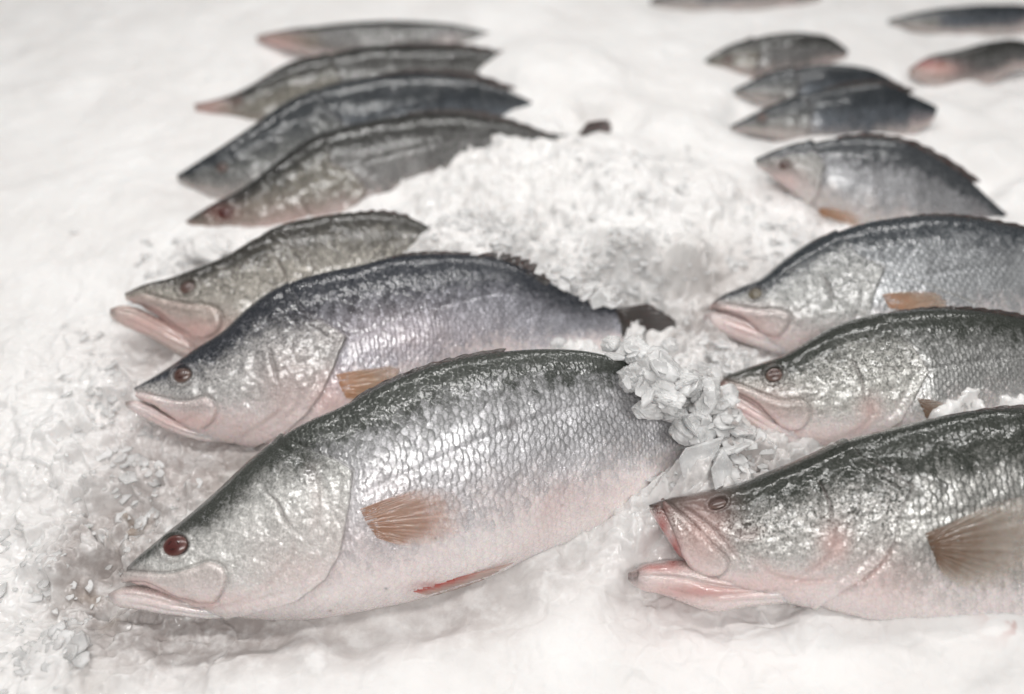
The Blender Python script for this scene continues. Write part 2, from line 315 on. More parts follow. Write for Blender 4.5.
def shell(f, pairs, wfun, step, back_div=4, exp=0.82):
    """closed fish-body shell: traced top and bottom edges in the fish's own plane, real thickness on both sides"""
    pr = np.array(pairs, float)
    T3 = at_plane(pr[:, 0], pr[:, 1], f.P0, f.n); B3 = at_plane(pr[:, 2], pr[:, 3], f.P0, f.n)
    M3 = (T3+B3)/2; d = np.linalg.norm(np.diff(M3, axis=0), axis=1); tt = np.concatenate([[0], np.cumsum(d)])
    L = tt[-1]; px_len = np.sum(np.hypot(np.diff((pr[:, 0]+pr[:, 2])/2), np.diff((pr[:, 1]+pr[:, 3])/2)))
    nu = max(24, int(px_len/step)); hpx = np.max(np.hypot(pr[:, 0]-pr[:, 2], pr[:, 1]-pr[:, 3]))
    nv = max(14, int(hpx*1.25/step)); nb = max(8, nv//back_div)
    q = L*(np.linspace(0, 1, nu)**1.0); q[0] = 0
    Tq = np.stack([pchip(q, tt, T3[:, k]) for k in range(3)], 1); Bq = np.stack([pchip(q, tt, B3[:, k]) for k in range(3)], 1)
    w = wfun(q/L, L)
    th = np.linspace(0, np.pi, nv); thb = np.linspace(np.pi, 2*np.pi, nb+2)[1:-1]
    def ringpts(th):
        c = (1-np.cos(th))/2; s = np.sign(np.sin(th))*np.abs(np.sin(th))**exp
        P = Tq[:, None]*(1-c)[None, :, None]+Bq[:, None]*c[None, :, None]+f.n[None, None]*(w[:, None]*s[None])[..., None]
        return P
    PF = ringpts(th); PB = ringpts(thb)
    return dict(PF=PF, PB=PB, q=q, L=L, th=th, thb=thb, w=w, H=np.linalg.norm(Tq-Bq, axis=1), u=q/L, nu=nu, nv=nv, nb=nb)
def grid_normals(P):
    du = np.gradient(P, axis=0); dv = np.gradient(P, axis=1); n = np.cross(du, dv)
    return n/np.maximum(np.linalg.norm(n, axis=-1, keepdims=True), 1e-12)
def make_fish(key, label, pairs, gl, tilt=47, step=1.0, jaw=None, eye=None, eye_mat=None, maxilla=None, slit=None, preop=None, op=None, rows=26,
              mat=None, fins=(), zg=0.0, thick=1.0, pink=(), red=(), dark=(), lfac=1.0, folds=(), tail=None, scale_amp=1.0, op_h=0.0028, eye_sunk=False, name='fish'):
    f = Fish()
    g = at_z(np.array([gl[0], gl[2]], float), np.array([gl[1], gl[3]], float), zg)
    d = g[1]-g[0]; d /= np.linalg.norm(d); hb = np.array([-d[1], d[0], 0]); ph = math.radians(tilt)
    f.n = -math.sin(ph)*hb+math.cos(ph)*np.array([0, 0, 1.0]); f.P0 = (g[0]+g[1])/2; f.d = d
    def wf(u, L):
        w = np.interp(u, THK_T, THK_W); k = np.ones(5)/5
        w = np.convolve(np.pad(w, 2, 'edge'), k, 'valid')
        return w*L*thick*lfac*np.sqrt(np.clip(u/0.012, 0.05, 1))
    sh = shell(f, pairs, wf, step)
    f.sh = sh; o3 = f.P0
    rt = root(name, o3, label, 'fish', 'whole fish laid out on the crushed ice'); f.root = rt
    parts = [(sh, False)]
    if jaw is not None:
        def wj(u, L):
            return np.interp(u, [0, .06, .2, .5, .85, 1], [.012, .06, .10, .14, .13, .03])*L*thick*1.15
        parts.append((shell(f, jaw, wj, step, exp=0.7), True))
    VV, FF, A = [], [], {k: [] for k in ('vv', 'headm', 'crease', 'pink', 'scl', 'red', 'tone')}; off = 0
    mx = smooth_pl(maxilla) if maxilla else None
    for s, isjaw in parts:
        PF = s['PF'].copy(); nrm = grid_normals(PF)
        if (nrm[s['nu']//2, s['nv']//2]@f.n) < 0: nrm = -nrm
        px, py = project(PF)
        v = np.broadcast_to((s['th']/np.pi)[None], px.shape); u = np.broadcast_to(s['u'][:, None], px.shape)
        pm = 0.0008*px_scale(f)  # metres per pixel handled below
        mpp = np.linalg.norm(f.P0-CAM)/F_PX
        H = np.zeros(px.shape); cr = np.zeros(px.shape); pk = np.zeros(px.shape); rd = np.zeros(px.shape); hd = np.zeros(px.shape); sc = np.zeros(px.shape); tone = np.full(px.shape, .5)
        wj = (fbm(px*.12, py*.12, 2, 50)-.5)*1.4    # slightly wandering folds
        if op is not None and not isjaw:
            dd, sg, al = seg_dist(px+wj, py, op)
            dd = dd*sg           # + on the head side when traced from top to bottom
            hd = sstep(-1.2, 1.2, dd)
            H += np.where(dd > 0, op_h*np.exp(-dd/22.0)*sstep(0, 1.0, dd), -0.75*op_h*np.exp(dd/7.0))*sstep(0, .1, al)-.0006*np.exp(-((dd-11)/3)**2)
            cr += 0.45*np.exp(-((dd+1.3)/1.3)**2)*sstep(0, .3, al)*(.35+.9*fbm(px*.05, py*.05, 2, 33))
        elif isjaw: hd = np.ones(px.shape)
        else: hd = sstep(.30, .24, u)
        if preop is not None:
            dd, sg, al = seg_dist(px+wj*.6, py, smooth_pl(preop))
            fade = np.sin(np.pi*np.clip(al, 0.02, .98))**.5
            H -= 0.0016*np.exp(-(dd/1.8)**2)*fade; cr += .75*np.exp(-(dd/1.2)**2)*fade*(dd < 8)
            H += .0007*np.exp(-((dd*sg-6)/5)**2)*fade
        if slit is not None and not isjaw:
            dd, sg, al = seg_dist(px, py, smooth_pl(slit))
            H -= 0.002*np.exp(-(dd/2.0)**2); cr += .8*np.exp(-(dd/1.3)**2)*sstep(1.0, .75, al)
            pk = np.maximum(pk, .55*np.exp(-(dd/7.0)**2))
        if mx is not None and not isjaw:
            dd, sg, al = seg_dist(px, py, mx)
            inside = in_poly(px, py, mx+([] if slit is None else list(reversed(smooth_pl(slit)))))
            di = np.where(inside, dd, -dd)
            H += 0.0022*sstep(-.6, 2.2, di)*sstep(40, 8, dd)
            H -= 0.0012*np.exp(-((di+1.2)/1.4)**2); cr += .5*np.exp(-((di+.9)/.85)**2)*(.3+1.1*fbm(px*.06, py*.06, 2, 34))
            pk = np.maximum(pk, .20*inside)
            H += .0006*np.exp(-((di-5)/2.5)**2)
        for (pl, dep, wid, dk, pkv) in folds:
            dd, sg, al = seg_dist(px+wj*.5, py, smooth_pl(pl)); fade = np.sin(np.pi*np.clip(al, .03, .97))**.5
            H -= dep*np.exp(-(dd/wid)**2)*fade; cr += dk*np.exp(-(dd/(wid*.7))**2)*fade; pk = np.maximum(pk, pkv*np.exp(-(dd/(wid*3))**2)*fade)
        for (cx, cy, rx, ry, a) in pink: pk = np.maximum(pk, a*np.exp(-((px-cx)/rx)**2-((py-cy)/ry)**2))
        for (cx, cy, rx, ry, a) in red: rd = np.maximum(rd, a*np.exp(-((px-cx)/rx)**2-((py-cy)/ry)**2))
        for (cx, cy, rx, ry, a) in dark: cr = np.maximum(cr, a*np.exp(-((px-cx)/rx)**2-((py-cy)/ry)**2))
        if eye is not None and not isjaw:
            ex, ey, er = eye[:3]; asp = eye[3] if len(eye) > 3 else .85
            ea = math.radians(-20); qx = (px-ex)*math.cos(ea)+(py-ey)*math.sin(ea); qy = (-(px-ex)*math.sin(ea)+(py-ey)*math.cos(ea))/asp
            rr = np.hypot(qx, qy)/er
            H += 0.0013*np.exp(-((rr-1.22)/.20)**2)-0.0035*sstep(1.1, .7, rr)
            cr += .45*np.exp(-((rr-1.04)/.1)**2)+.22*np.exp(-((rr-1.5)/.09)**2)
            if eye_sunk: cr += .4*sstep(1.0, .6, rr)
        if isjaw:
            pk = np.maximum(pk, .35*np.exp(-((v-.2)/.2)**2)); cr += .75*sstep(.13, .0, u)*sstep(.9, .4, v)+.35*np.exp(-((v-.36)/.028)**2)*sstep(.05, .2, u)
            H -= .0016*np.exp(-((v-.36)/.03)**2)*sstep(.05, .2, u)+.0010*np.exp(-((v-.62)/.05)**2)*sstep(.1, .3, u)
            vcol = .50+.5*v
        else: vcol = v
        # scales
        if not isjaw:
            su = np.concatenate([[0], np.cumsum(np.diff(s['q'])/(np.maximum(s['H'][1:], s['L']*.07)/rows*1.10))])
            a = np.broadcast_to(su[:, None], px.shape)+(fbm(px*.03, py*.03, 2, 60)-.5)*.8; b = v*rows*1.05+(fbm(px*.03+9, py*.03, 2, 61)-.5)*.7
            p = .60; R = .80; bu = np.full(px.shape, 1e9); hh = np.zeros(px.shape); ed = np.zeros(px.shape); tn = np.full(px.shape, .5)
            for cc in range(-2, 3):
                ci = np.floor(a/p)+cc
                ofs = np.mod(ci, 2)*.5
                for rr_ in (0, 1):
                    ri = np.floor(b-ofs)+rr_; cx = ci*p+(_h(ci, ri, 5)-.5)*.10; cy = ri+ofs+(_h(ci, ri, 6)-.5)*.10
                    dx = a-cx; dy = (b-cy)*1.05; D = np.hypot(dx*.95, dy)
                    m = (D < R*(.95+.1*_h(ci, ri, 9))) & (cx < bu)
                    hh = np.where(m, .5+.5*dx/R+.25*(_h(ci, ri, 8)-.5), hh); ed = np.where(m, D/R, ed); tn = np.where(m, _h(ci, ri, 11), tn); bu = np.where(m, cx, bu)
            body = (1-hd)*sstep(1.0, .93, u)
            fade = body*sstep(.0, .08, v)*sstep(1.0, .85, v)
            H += fade*scale_amp*hh*.00085+hd*sstep(.08, .2, u)*hh*.0003*sstep(.15, .3, v)
            H += hd*(fbm(px*.11, py*.11, 3, 91)-.5)*.0016*sstep(.1, .3, v)*sstep(0, .05, u)
            sc = fade*sstep(.55, .97, ed)**1.5*(.2+1.2*fbm(px*.03, py*.03, 3, 70))*scale_amp; tone = .5+fade*(tn-.5)
        # lateral line and gentle muscle relief
        if not isjaw:
            lat = (v-(.40+.05*np.sin(u*5))); H += (1-hd)*(-.0006)*np.exp(-(lat/.012)**2)
        H += (fbm(px*.05, py*.05, 3, 81)-.5)*.0018*sstep(0, .15, np.minimum(v, 1-v))
        PF = PF+nrm*H[..., None]
        s['PFd'] = PF
        PB = s['PB']; nu, nv, nb = s['nu'], s['nv'], s['nb']
        # back side takes the mirrored relief, sampled
        kb = np.clip(((2*np.pi-s['thb'])/np.pi*(nv-1)).round().astype(int), 0, nv-1)
        PBd = PF[:, kb]-2*((PF[:, kb]-f.P0)@f.n)[..., None]*f.n
        G = np.concatenate([PF, PBd], 1); NV = nv+nb
        i = np.arange(nu*NV).reshape(nu, NV)+off; j = np.roll(i, -1, 1)
        Q = np.stack([i[:-1], j[:-1], j[1:], i[1:]], -1).reshape(-1, 4)
        VV.append(G.reshape(-1, 3)); FF.append(Q)
        for k, arr in (('vv', vcol), ('headm', hd), ('crease', np.clip(cr, 0, .93)), ('pink', pk), ('scl', np.clip(sc, 0, 1)), ('red', rd), ('tone', tone)):
            arr = np.broadcast_to(arr, px.shape)
            A[k].append(np.concatenate([arr, arr[:, kb]], 1).ravel())
        off += nu*NV
        # end caps
        last = {k: A[k][-1].reshape(nu, NV) for k in A}
        for e, ring in ((0, i[0]), (-1, i[-1])):
            VV.append(G[e].mean(0)[None]); ci = off; off += 1
            FF.append(np.stack([ring, np.roll(ring, -1), np.full(NV, ci), np.full(NV, ci)], -1))
            for k in A: A[k].append(np.array([last[k][e].mean()]))
    V = np.vstack(VV); FQ = np.vstack(FF)
    quads = FQ[FQ[:, 2] != FQ[:, 3]]; tris = FQ[FQ[:, 2] == FQ[:, 3]][:, :3]
    me_body(f, V, quads, tris, mat, {k: np.concatenate(a) for k, a in A.items()})
    # projected front surface, for setting eyes and fins on it
    sub = sh['PFd'][::2, ::2].reshape(-1, 3); f.sx, f.sy = project(sub); f.sub = sub
    if eye is not None: add_eye(f, eye, eye_mat or EYE_BR, eye_sunk)
    for fin in fins: add_fin(f, **fin)
    if tail is not None: add_fin(f, name='tail_fin', **tail)
    return f
def px_scale(f): return 1.0
def me_body(f, V, quads, tris, mat, attrs):
    me = bpy.data.meshes.new('body'); V = V-f.P0
    me.vertices.add(len(V)); me.vertices.foreach_set('co', V.astype(np.float32).ravel())
    nl = quads.size+tris.size; me.loops.add(nl); me.loops.foreach_set('vertex_index', np.concatenate([quads.ravel(), tris.ravel()]).astype(np.int32))
    nq, nt = len(quads), len(tris); me.polygons.add(nq+nt)
    me.polygons.foreach_set('loop_start', np.concatenate([np.arange(nq)*4, nq*4+np.arange(nt)*3]).astype(np.int32))
    me.update(calc_edges=True); me.polygons.foreach_set('use_smooth', np.ones(nq+nt, bool))
    for k, a in attrs.items():
        at = me.attributes.new(k, 'FLOAT', 'POINT'); at.data.foreach_set('value', a.astype(np.float32))
    me.materials.append(mat); me.validate(); me.update()
    o = bpy.data.objects.new('body', me); COL.objects.link(o); o.parent = f.root
def surf(f, px, py, lift):
    """the point of the fish's flank seen at a pixel, or its middle plane beyond the outline, plus a lift off the skin"""
    px = np.asarray(px, float); py = np.asarray(py, float); out = np.zeros(px.shape+(3,))
    lift = np.broadcast_to(lift, px.shape)
    for k in np.ndindex(px.shape):
        d = (f.sx-px[k])**2+(f.sy-py[k])**2; i = np.argpartition(d, 6)[:6]; w = 1/(d[i]+.5)
        off = (((f.sub[i]-f.P0)@f.n)*w).sum()/w.sum()
        near = math.sqrt(d[i].min()); off = off*max(0.0, 1-near/30.0)
        out[k] = at_plane(px[k], py[k], f.P0+f.n*(off+lift[k]), f.n)
    return out
def add_eye(f, eye, mat, sunk):
    ex, ey, er = eye[:3]; asp = eye[3] if len(eye) > 3 else .85
    c = surf(f, ex, ey, 0.0); mpp = np.linalg.norm(c-CAM)/F_PX; r = er*mpp
    # local frame from the skin around the eye
    a1 = surf(f, ex+er, ey, 0)-surf(f, ex-er, ey, 0); a2 = surf(f, ex, ey-er, 0)-surf(f, ex, ey+er, 0)
    nn = np.cross(a1, a2); nn /= np.linalg.norm(nn); nn = nn if nn@f.n > 0 else -nn
    ax = a1/np.linalg.norm(a1); ay = np.cross(nn, ax)
    ca, sa = math.cos(math.radians(20)), math.sin(math.radians(20)); ax, ay = ax*ca+ay*sa, ay*ca-ax*sa
    def dome(name, rad, h, lift, m, par, wob=0.0):
        V = []; at = []; nr, na = 14, 40
        for i in range(nr+1):
            q = i/nr
            for k in range(na):
                t = 2*math.pi*k/na; rr = rad*q*(1+wob*math.sin(3*t+1))
                V.append(c+nn*(lift+h*math.sqrt(max(0, 1-q*q))-h*.3)+ax*rr*math.cos(t)+ay*rr*asp*math.sin(t)); at.append(q)
        Q = [[i*na+k, i*na+(k+1) % na, (i+1)*na+(k+1) % na, (i+1)*na+k] for i in range(nr) for k in range(na)]
        # back of the ball
        b = len(V); V.append(c-nn*rad*.6); at.append(1)
        Q += [[nr*na+k, nr*na+(k+1) % na, b] for k in range(na)]
        return mesh_obj(name, V, Q, m, par, attrs=dict(along=at, ray=[0]*len(at)), origin=f.P0 if par is f.root else f.P0)
    l0 = 0.0 if sunk else .0005
    e = dome('eye', r*1.02, r*(.28 if sunk else .42), l0+.0008, mat, f.root)
    if er > 6 and not sunk: dome('pupil', r*.48, r*.06, l0+.0008+r*(.15 if sunk else .245), PUPIL, e, .06)
def add_fin(f, name, base, tip, mat, lift0=.001, lift1=.003, nray=14, thick=.0005, nb=None, ragged=.06, label=None):
    """fin web between a root line and an outer edge, corrugated by its rays"""
    B = smooth_pl(base, 8) if len(base) > 2 else base; T = smooth_pl(tip, 8) if len(tip) > 2 else tip
    def res(P, n):
        P = np.array(P, float); t = np.concatenate([[0], np.cumsum(np.hypot(*np.diff(P, axis=0).T))]); q = np.linspace(0, t[-1], n)
        return np.stack([np.interp(q, t, P[:, 0]), np.interp(q, t, P[:, 1])], 1)
    n = nray*5+1; m = 12; b = res(B, n); t = res(T, n); s = np.linspace(0, 1, m)
    k = np.linspace(0, nray, n); rg = 1-ragged*(0.5+.5*np.cos(k*2*np.pi))*(.4+.6*RS.rand(n))-ragged*.8*fbm(k*.7, k*0, 2, 5)
    P2 = b[:, None]+(t-b)[:, None]*(s[None, :, None]*rg[:, None, None])
    lift = lift0+(lift1-lift0)*s[None]**1.3+0*k[:, None]
    corr = (.5+.5*np.cos(k*2*np.pi))
    P = surf(f, P2[..., 0], P2[..., 1], lift+corr[:, None]*thick*.35*(1-.5*s[None]))
    Pb = P-f.n*(thick+.0001)
    i = np.arange(n*m).reshape(n, m); N = n*m
    Q = np.stack([i[:-1, :-1], i[1:, :-1], i[1:, 1:], i[:-1, 1:]], -1).reshape(-1, 4)
    Q2 = Q[:, ::-1]+N
    edge = np.concatenate([i[:, 0], i[-1, 1:], i[::-1, -1][1:], i[0, ::-1][1:]])
    E = np.stack([edge[:-1], edge[1:], edge[1:]+N, edge[:-1]+N], -1)
    al = np.broadcast_to(s[None], (n, m)).ravel(); ry = np.broadcast_to((1-corr)[:, None], (n, m)).ravel()
    o = mesh_obj(name, np.vstack([P.reshape(-1, 3), Pb.reshape(-1, 3)]), np.vstack([Q, Q2, E]), mat, f.root, attrs=dict(along=np.tile(al, 2), ray=np.tile(ry, 2)), origin=f.P0)
    if label: o['label'] = label
    return o
# skins: each fish has its own colouring
SK_A = skin('skin_green_back', dark=(0.035, 0.040, 0.033), silver=(0.86, 0.85, 0.88), belly=(0.95, 0.88, 0.87), v0=.20, v1=.42, head=(0.86, 0.85, 0.82), mottle=.45, metal=.40)
SK_B = skin('skin_blue_back', dark=(0.014, 0.018, 0.025), silver=(0.58, 0.58, 0.64), belly=(0.89, 0.80, 0.79), v0=.26, v1=.48, head=(0.72, 0.70, 0.68), mottle=.8, metal=.45)
SK_C = skin('skin_brown_back', dark=(0.025, 0.023, 0.019), silver=(0.48, 0.45, 0.40), belly=(0.66, 0.56, 0.52), v0=.20, v1=.42, head=(0.60, 0.56, 0.50), mottle=1.0)
SK_H = skin('skin_speckled', dark=(0.020, 0.024, 0.018), silver=(0.70, 0.69, 0.66), belly=(0.95, 0.86, 0.85), v0=.25, v1=.43, head=(0.76, 0.74, 0.71), mottle=1.0, metal=.45)
SK_I = skin('skin_speckled_green', dark=(0.022, 0.026, 0.020), silver=(0.62, 0.62, 0.61), belly=(0.89, 0.81, 0.80), v0=.22, v1=.42, head=(0.74, 0.73, 0.69), mottle=.95, metal=.45)
SK_J = skin('skin_silver_blue', dark=(0.020, 0.026, 0.032), silver=(0.70, 0.72, 0.74), belly=(0.89, 0.81, 0.80), v0=.20, v1=.42, head=(0.70, 0.70, 0.68), mottle=.8, metal=.45)
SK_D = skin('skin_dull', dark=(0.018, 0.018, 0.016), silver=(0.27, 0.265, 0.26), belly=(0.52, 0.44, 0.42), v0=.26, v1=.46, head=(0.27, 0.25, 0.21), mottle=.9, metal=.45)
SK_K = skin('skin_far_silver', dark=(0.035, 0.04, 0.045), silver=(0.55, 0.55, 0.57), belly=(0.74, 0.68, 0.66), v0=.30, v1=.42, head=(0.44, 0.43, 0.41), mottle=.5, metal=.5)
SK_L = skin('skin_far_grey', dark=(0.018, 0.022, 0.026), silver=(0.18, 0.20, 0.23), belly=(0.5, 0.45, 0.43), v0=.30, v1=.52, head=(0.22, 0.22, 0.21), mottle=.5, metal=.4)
# --- the large fish in front
make_fish('A', 'largest fish in front with red eye, green-black back and big silver scales', [
    (120,576,121,582),(131,563,135,583),(153,544,158,588),(170,530,180,599),(185,518,203,607),(217,490,240,617),(248,461,272,619),(280,436,305,618),
    (310,420,340,614),(340,407,372,608),(379,386,412,600),(418,370,450,589),(457,359,487,577),(500,352,525,560),(547,349,568,542),(590,352,612,519),
    (640,366,655,494),(685,388,695,470),(725,410,728,458)], (150,616,650,508), tilt=46, step=.8, mat=SK_A,
    jaw=[(108,594,108,600),(115,590,114,604),(130,585,132,608),(150,586,152,611),(175,592,178,614),(205,598,208,617),(240,600,242,617)],
    eye=(176,546,12.6,.84), eye_mat=EYE_RED,
    slit=[(122,583),(135,581),(148,582),(160.5,588),(174,596),(192,601),(212,602)],
    maxilla=[(126,571),(152,573.5),(174,572.6),(193,567.4),(210.6,562),(222.7,567),(227,576),(224,588),(216,601)],
    preop=[(263,490),(277,502.5),(286.6,521.5),(297,534)],
    op=[(262,425),(309,450),(337,460),(353,471),(350,499),(345,528),(340,553),(325,579),(296,601),(248,613),(200,622)], rows=25,
    folds=[([(296,534),(290,560),(270,582),(240,600)], .0008, 2.5, .18, .25), ([(312,470),(318,500),(312,535),(300,565)], .0006, 3, .06, .12)],
    pink=[(370,545,90,40,.16),(560,500,110,30,.16),(200,600,80,10,.35),(300,570,50,25,.22),(395,505,40,30,.12)], red=[(432,585,16,4,.5)], dark=[(512,425,9,6,.4),(435,538,1.6,1.4,.8),(386,588,2,1.3,.7),(470,496,1.8,1.5,.7),(562,505,1.6,1.4,.6),(330,610,2,1.2,.6),(205,606,2,1,.6),(135,570,18,8,.5)],
    fins=[dict(name='pectoral_fin', base=[(360,509),(366,522),(377,538)], tip=[(405,492),(437,486),(463,495),(474,515),(462,534),(430,545),(404,547)], mat=FIN_OR, lift0=.001, lift1=.0035),
          dict(name='pelvic_fin', base=[(408,590),(424,587),(445,581)], tip=[(432,597),(480,582),(519,561)], mat=FIN_RD, lift0=.000, lift1=.004, nray=6),
          dict(name='dorsal_fin', base=[(345,407),(379,389),(418,373),(457,363),(500,356)], tip=[(362,391),(400,373),(430,362),(470,352),(508,347)], mat=FIN_DK, lift0=.0, lift1=.0, nray=9, ragged=.2)])
make_fish('B', 'blue-black backed fish with its tail fin showing, directly behind the largest fish', [
    (134,388,135,393),(155,376,150,402),(171,366,170,419),(195,349,196,436),(222,332,225,441),(246,310,257,445),(269,293,290,446),(292,282,318,446),
    (324,273,345,442),(362,265,380,434),(390,258,405,424),(425,255,440,410),(460,255,472,395),(493,258,503,378),(530,272,537,374),(563,290,566,362),(591,301,596,354),(617,308,622,346)],
    (150,446,600,352), tilt=46, step=.85, mat=SK_B,
    jaw=[(125,402,125,407),(133,400,133,412),(150,404,148,420),(170,414,170,431),(195,424,197,440),(225,428,228,443)],
    eye=(182.5,375.5,9.5,.82), eye_mat=EYE_BR,
    slit=[(136.5,400),(152,404),(163.5,412),(174.5,420),(186,428)],
    maxilla=[(137,392),(160,398),(176,401),(195,400),(205,397),(214,403),(217,411),(213,421),(204,428)],
    preop=[(269,347),(275,371),(278,386)],
    op=[(285,270),(300,312),(324,322),(347,336),(339,355),(324,390),(308,413),(285,433),(240,452)], rows=25,
    folds=[([(290,388),(282,408),(262,424),(240,436)], .0009, 2.5, .22, .3)],
    pink=[(185,420,40,12,.6),(290,400,30,40,.3),(330,400,30,30,.5),(250,430,50,20,.25),(420,340,90,30,.14)],
    fins=[dict(name='dorsal_fin', base=[(372,264),(400,257),(430,256),(465,257)], tip=[(390,256),(415,251),(440,250),(474,252)], mat=FIN_DK, lift0=.0, lift1=.0, nray=8, ragged=.2),
          dict(name='pectoral_fin', base=[(336,374),(340,386),(346,398)], tip=[(372,368),(402,368),(400,385),(372,402)], mat=FIN_GOLD, lift0=.001, lift1=.003, nray=9),
          dict(name='dorsal_fin', base=[(470,258),(500,262),(528,275),(545,286)], tip=[(492,250),(522,254),(545,266),(553,280)], mat=FIN_DK, lift0=.0, lift1=.002, nray=8, ragged=.3)],
    tail=dict(base=[(616,309),(619,322),(622,342)], tip=[(650,303),(690,328),(702,337),(690,352),(668,360),(650,362)], mat=FIN_DK, lift0=.0, lift1=.006, nray=12, thick=.0009))
make_fish('C', 'brown speckled fish with parted pink jaws, behind the blue-backed fish', [
    (125,293,126,300),(147,284,138,305),(170,278,165,322),(194,269,190,345),(226,256,222,365),(253,240,255,375),(277,227,285,376),(308,219,318,372),
    (343,214,352,365),(382,213,390,352),(412,219,418,338),(440,234,440,325),(480,262,480,312),(520,276,520,304)], (150,364,520,302), tilt=47, step=.9, mat=SK_C,
    jaw=[(110,309,110,316),(118,306,117,322),(135,307,133,330),(158,317,155,340),(180,328,178,354),(205,343,205,362)],
    eye=(187,287,8.5,.75), eye_mat=EYE_BR, eye_sunk=True,
    slit=[(129,304),(141,305),(155,310),(166,318),(178,329),(190,336)],
    maxilla=[(145,294),(165.6,300),(187.5,304),(209,306),(219,311.6),(222,321),(217,332),(208,337)],
    preop=[(277,262),(283,271),(287,282)], op=[(262,225),(285,232),(305,250),(314,268),(305,300),(280,330),(250,372)], rows=24, op_h=.0009,
    pink=[(190,330,45,14,.7),(150,325,40,14,.6)], dark=[(143,304,16,5,.6)],
    fins=[dict(name='dorsal_fin', base=[(310,222),(345,217),(380,216),(408,221)], tip=[(325,215),(355,210),(388,208),(412,214)], mat=FIN_DK, lift0=0, lift1=.001, nray=8, ragged=.35)])
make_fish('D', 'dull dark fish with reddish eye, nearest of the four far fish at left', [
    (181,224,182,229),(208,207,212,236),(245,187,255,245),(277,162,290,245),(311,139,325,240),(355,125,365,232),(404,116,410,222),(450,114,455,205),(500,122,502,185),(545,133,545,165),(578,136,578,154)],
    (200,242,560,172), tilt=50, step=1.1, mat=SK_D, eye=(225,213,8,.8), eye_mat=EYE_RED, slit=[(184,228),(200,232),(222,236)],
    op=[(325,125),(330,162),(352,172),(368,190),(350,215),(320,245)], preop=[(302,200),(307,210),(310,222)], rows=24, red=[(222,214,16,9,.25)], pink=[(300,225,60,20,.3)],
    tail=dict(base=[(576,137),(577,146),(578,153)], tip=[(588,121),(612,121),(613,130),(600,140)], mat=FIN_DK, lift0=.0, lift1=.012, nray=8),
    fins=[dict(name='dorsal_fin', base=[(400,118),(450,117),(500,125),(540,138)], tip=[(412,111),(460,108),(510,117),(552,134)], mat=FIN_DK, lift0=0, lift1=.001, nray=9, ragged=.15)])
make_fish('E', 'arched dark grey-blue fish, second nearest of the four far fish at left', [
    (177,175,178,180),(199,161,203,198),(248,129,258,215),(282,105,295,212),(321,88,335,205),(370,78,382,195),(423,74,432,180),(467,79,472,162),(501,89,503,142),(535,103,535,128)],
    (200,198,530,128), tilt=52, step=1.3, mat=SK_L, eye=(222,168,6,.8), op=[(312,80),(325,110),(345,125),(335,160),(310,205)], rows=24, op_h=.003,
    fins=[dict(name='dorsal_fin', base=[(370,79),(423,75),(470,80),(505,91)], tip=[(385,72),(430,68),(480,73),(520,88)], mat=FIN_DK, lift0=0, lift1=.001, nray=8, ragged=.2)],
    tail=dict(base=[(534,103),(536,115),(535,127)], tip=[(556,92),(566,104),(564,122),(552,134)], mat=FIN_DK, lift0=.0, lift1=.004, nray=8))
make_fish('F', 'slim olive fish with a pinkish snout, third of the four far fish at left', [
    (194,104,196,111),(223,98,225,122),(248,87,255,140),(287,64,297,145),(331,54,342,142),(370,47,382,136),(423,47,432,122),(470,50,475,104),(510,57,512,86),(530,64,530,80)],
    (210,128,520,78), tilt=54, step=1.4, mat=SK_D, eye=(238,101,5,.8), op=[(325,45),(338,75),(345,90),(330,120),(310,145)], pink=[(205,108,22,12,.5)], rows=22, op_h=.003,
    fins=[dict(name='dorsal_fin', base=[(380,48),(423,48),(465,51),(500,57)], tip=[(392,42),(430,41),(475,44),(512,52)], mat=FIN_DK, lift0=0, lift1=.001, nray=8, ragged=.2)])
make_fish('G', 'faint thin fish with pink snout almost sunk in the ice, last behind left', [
    (256,36,257,41),(285,30,285,50),(325,26,328,62),(370,22,375,66),(420,22,425,62),(460,26,463,52),(500,36,500,46)], (260,58,495,52), tilt=56, step=1.6, mat=SK_D, pink=[(275,44,25,10,.6)], rows=20)
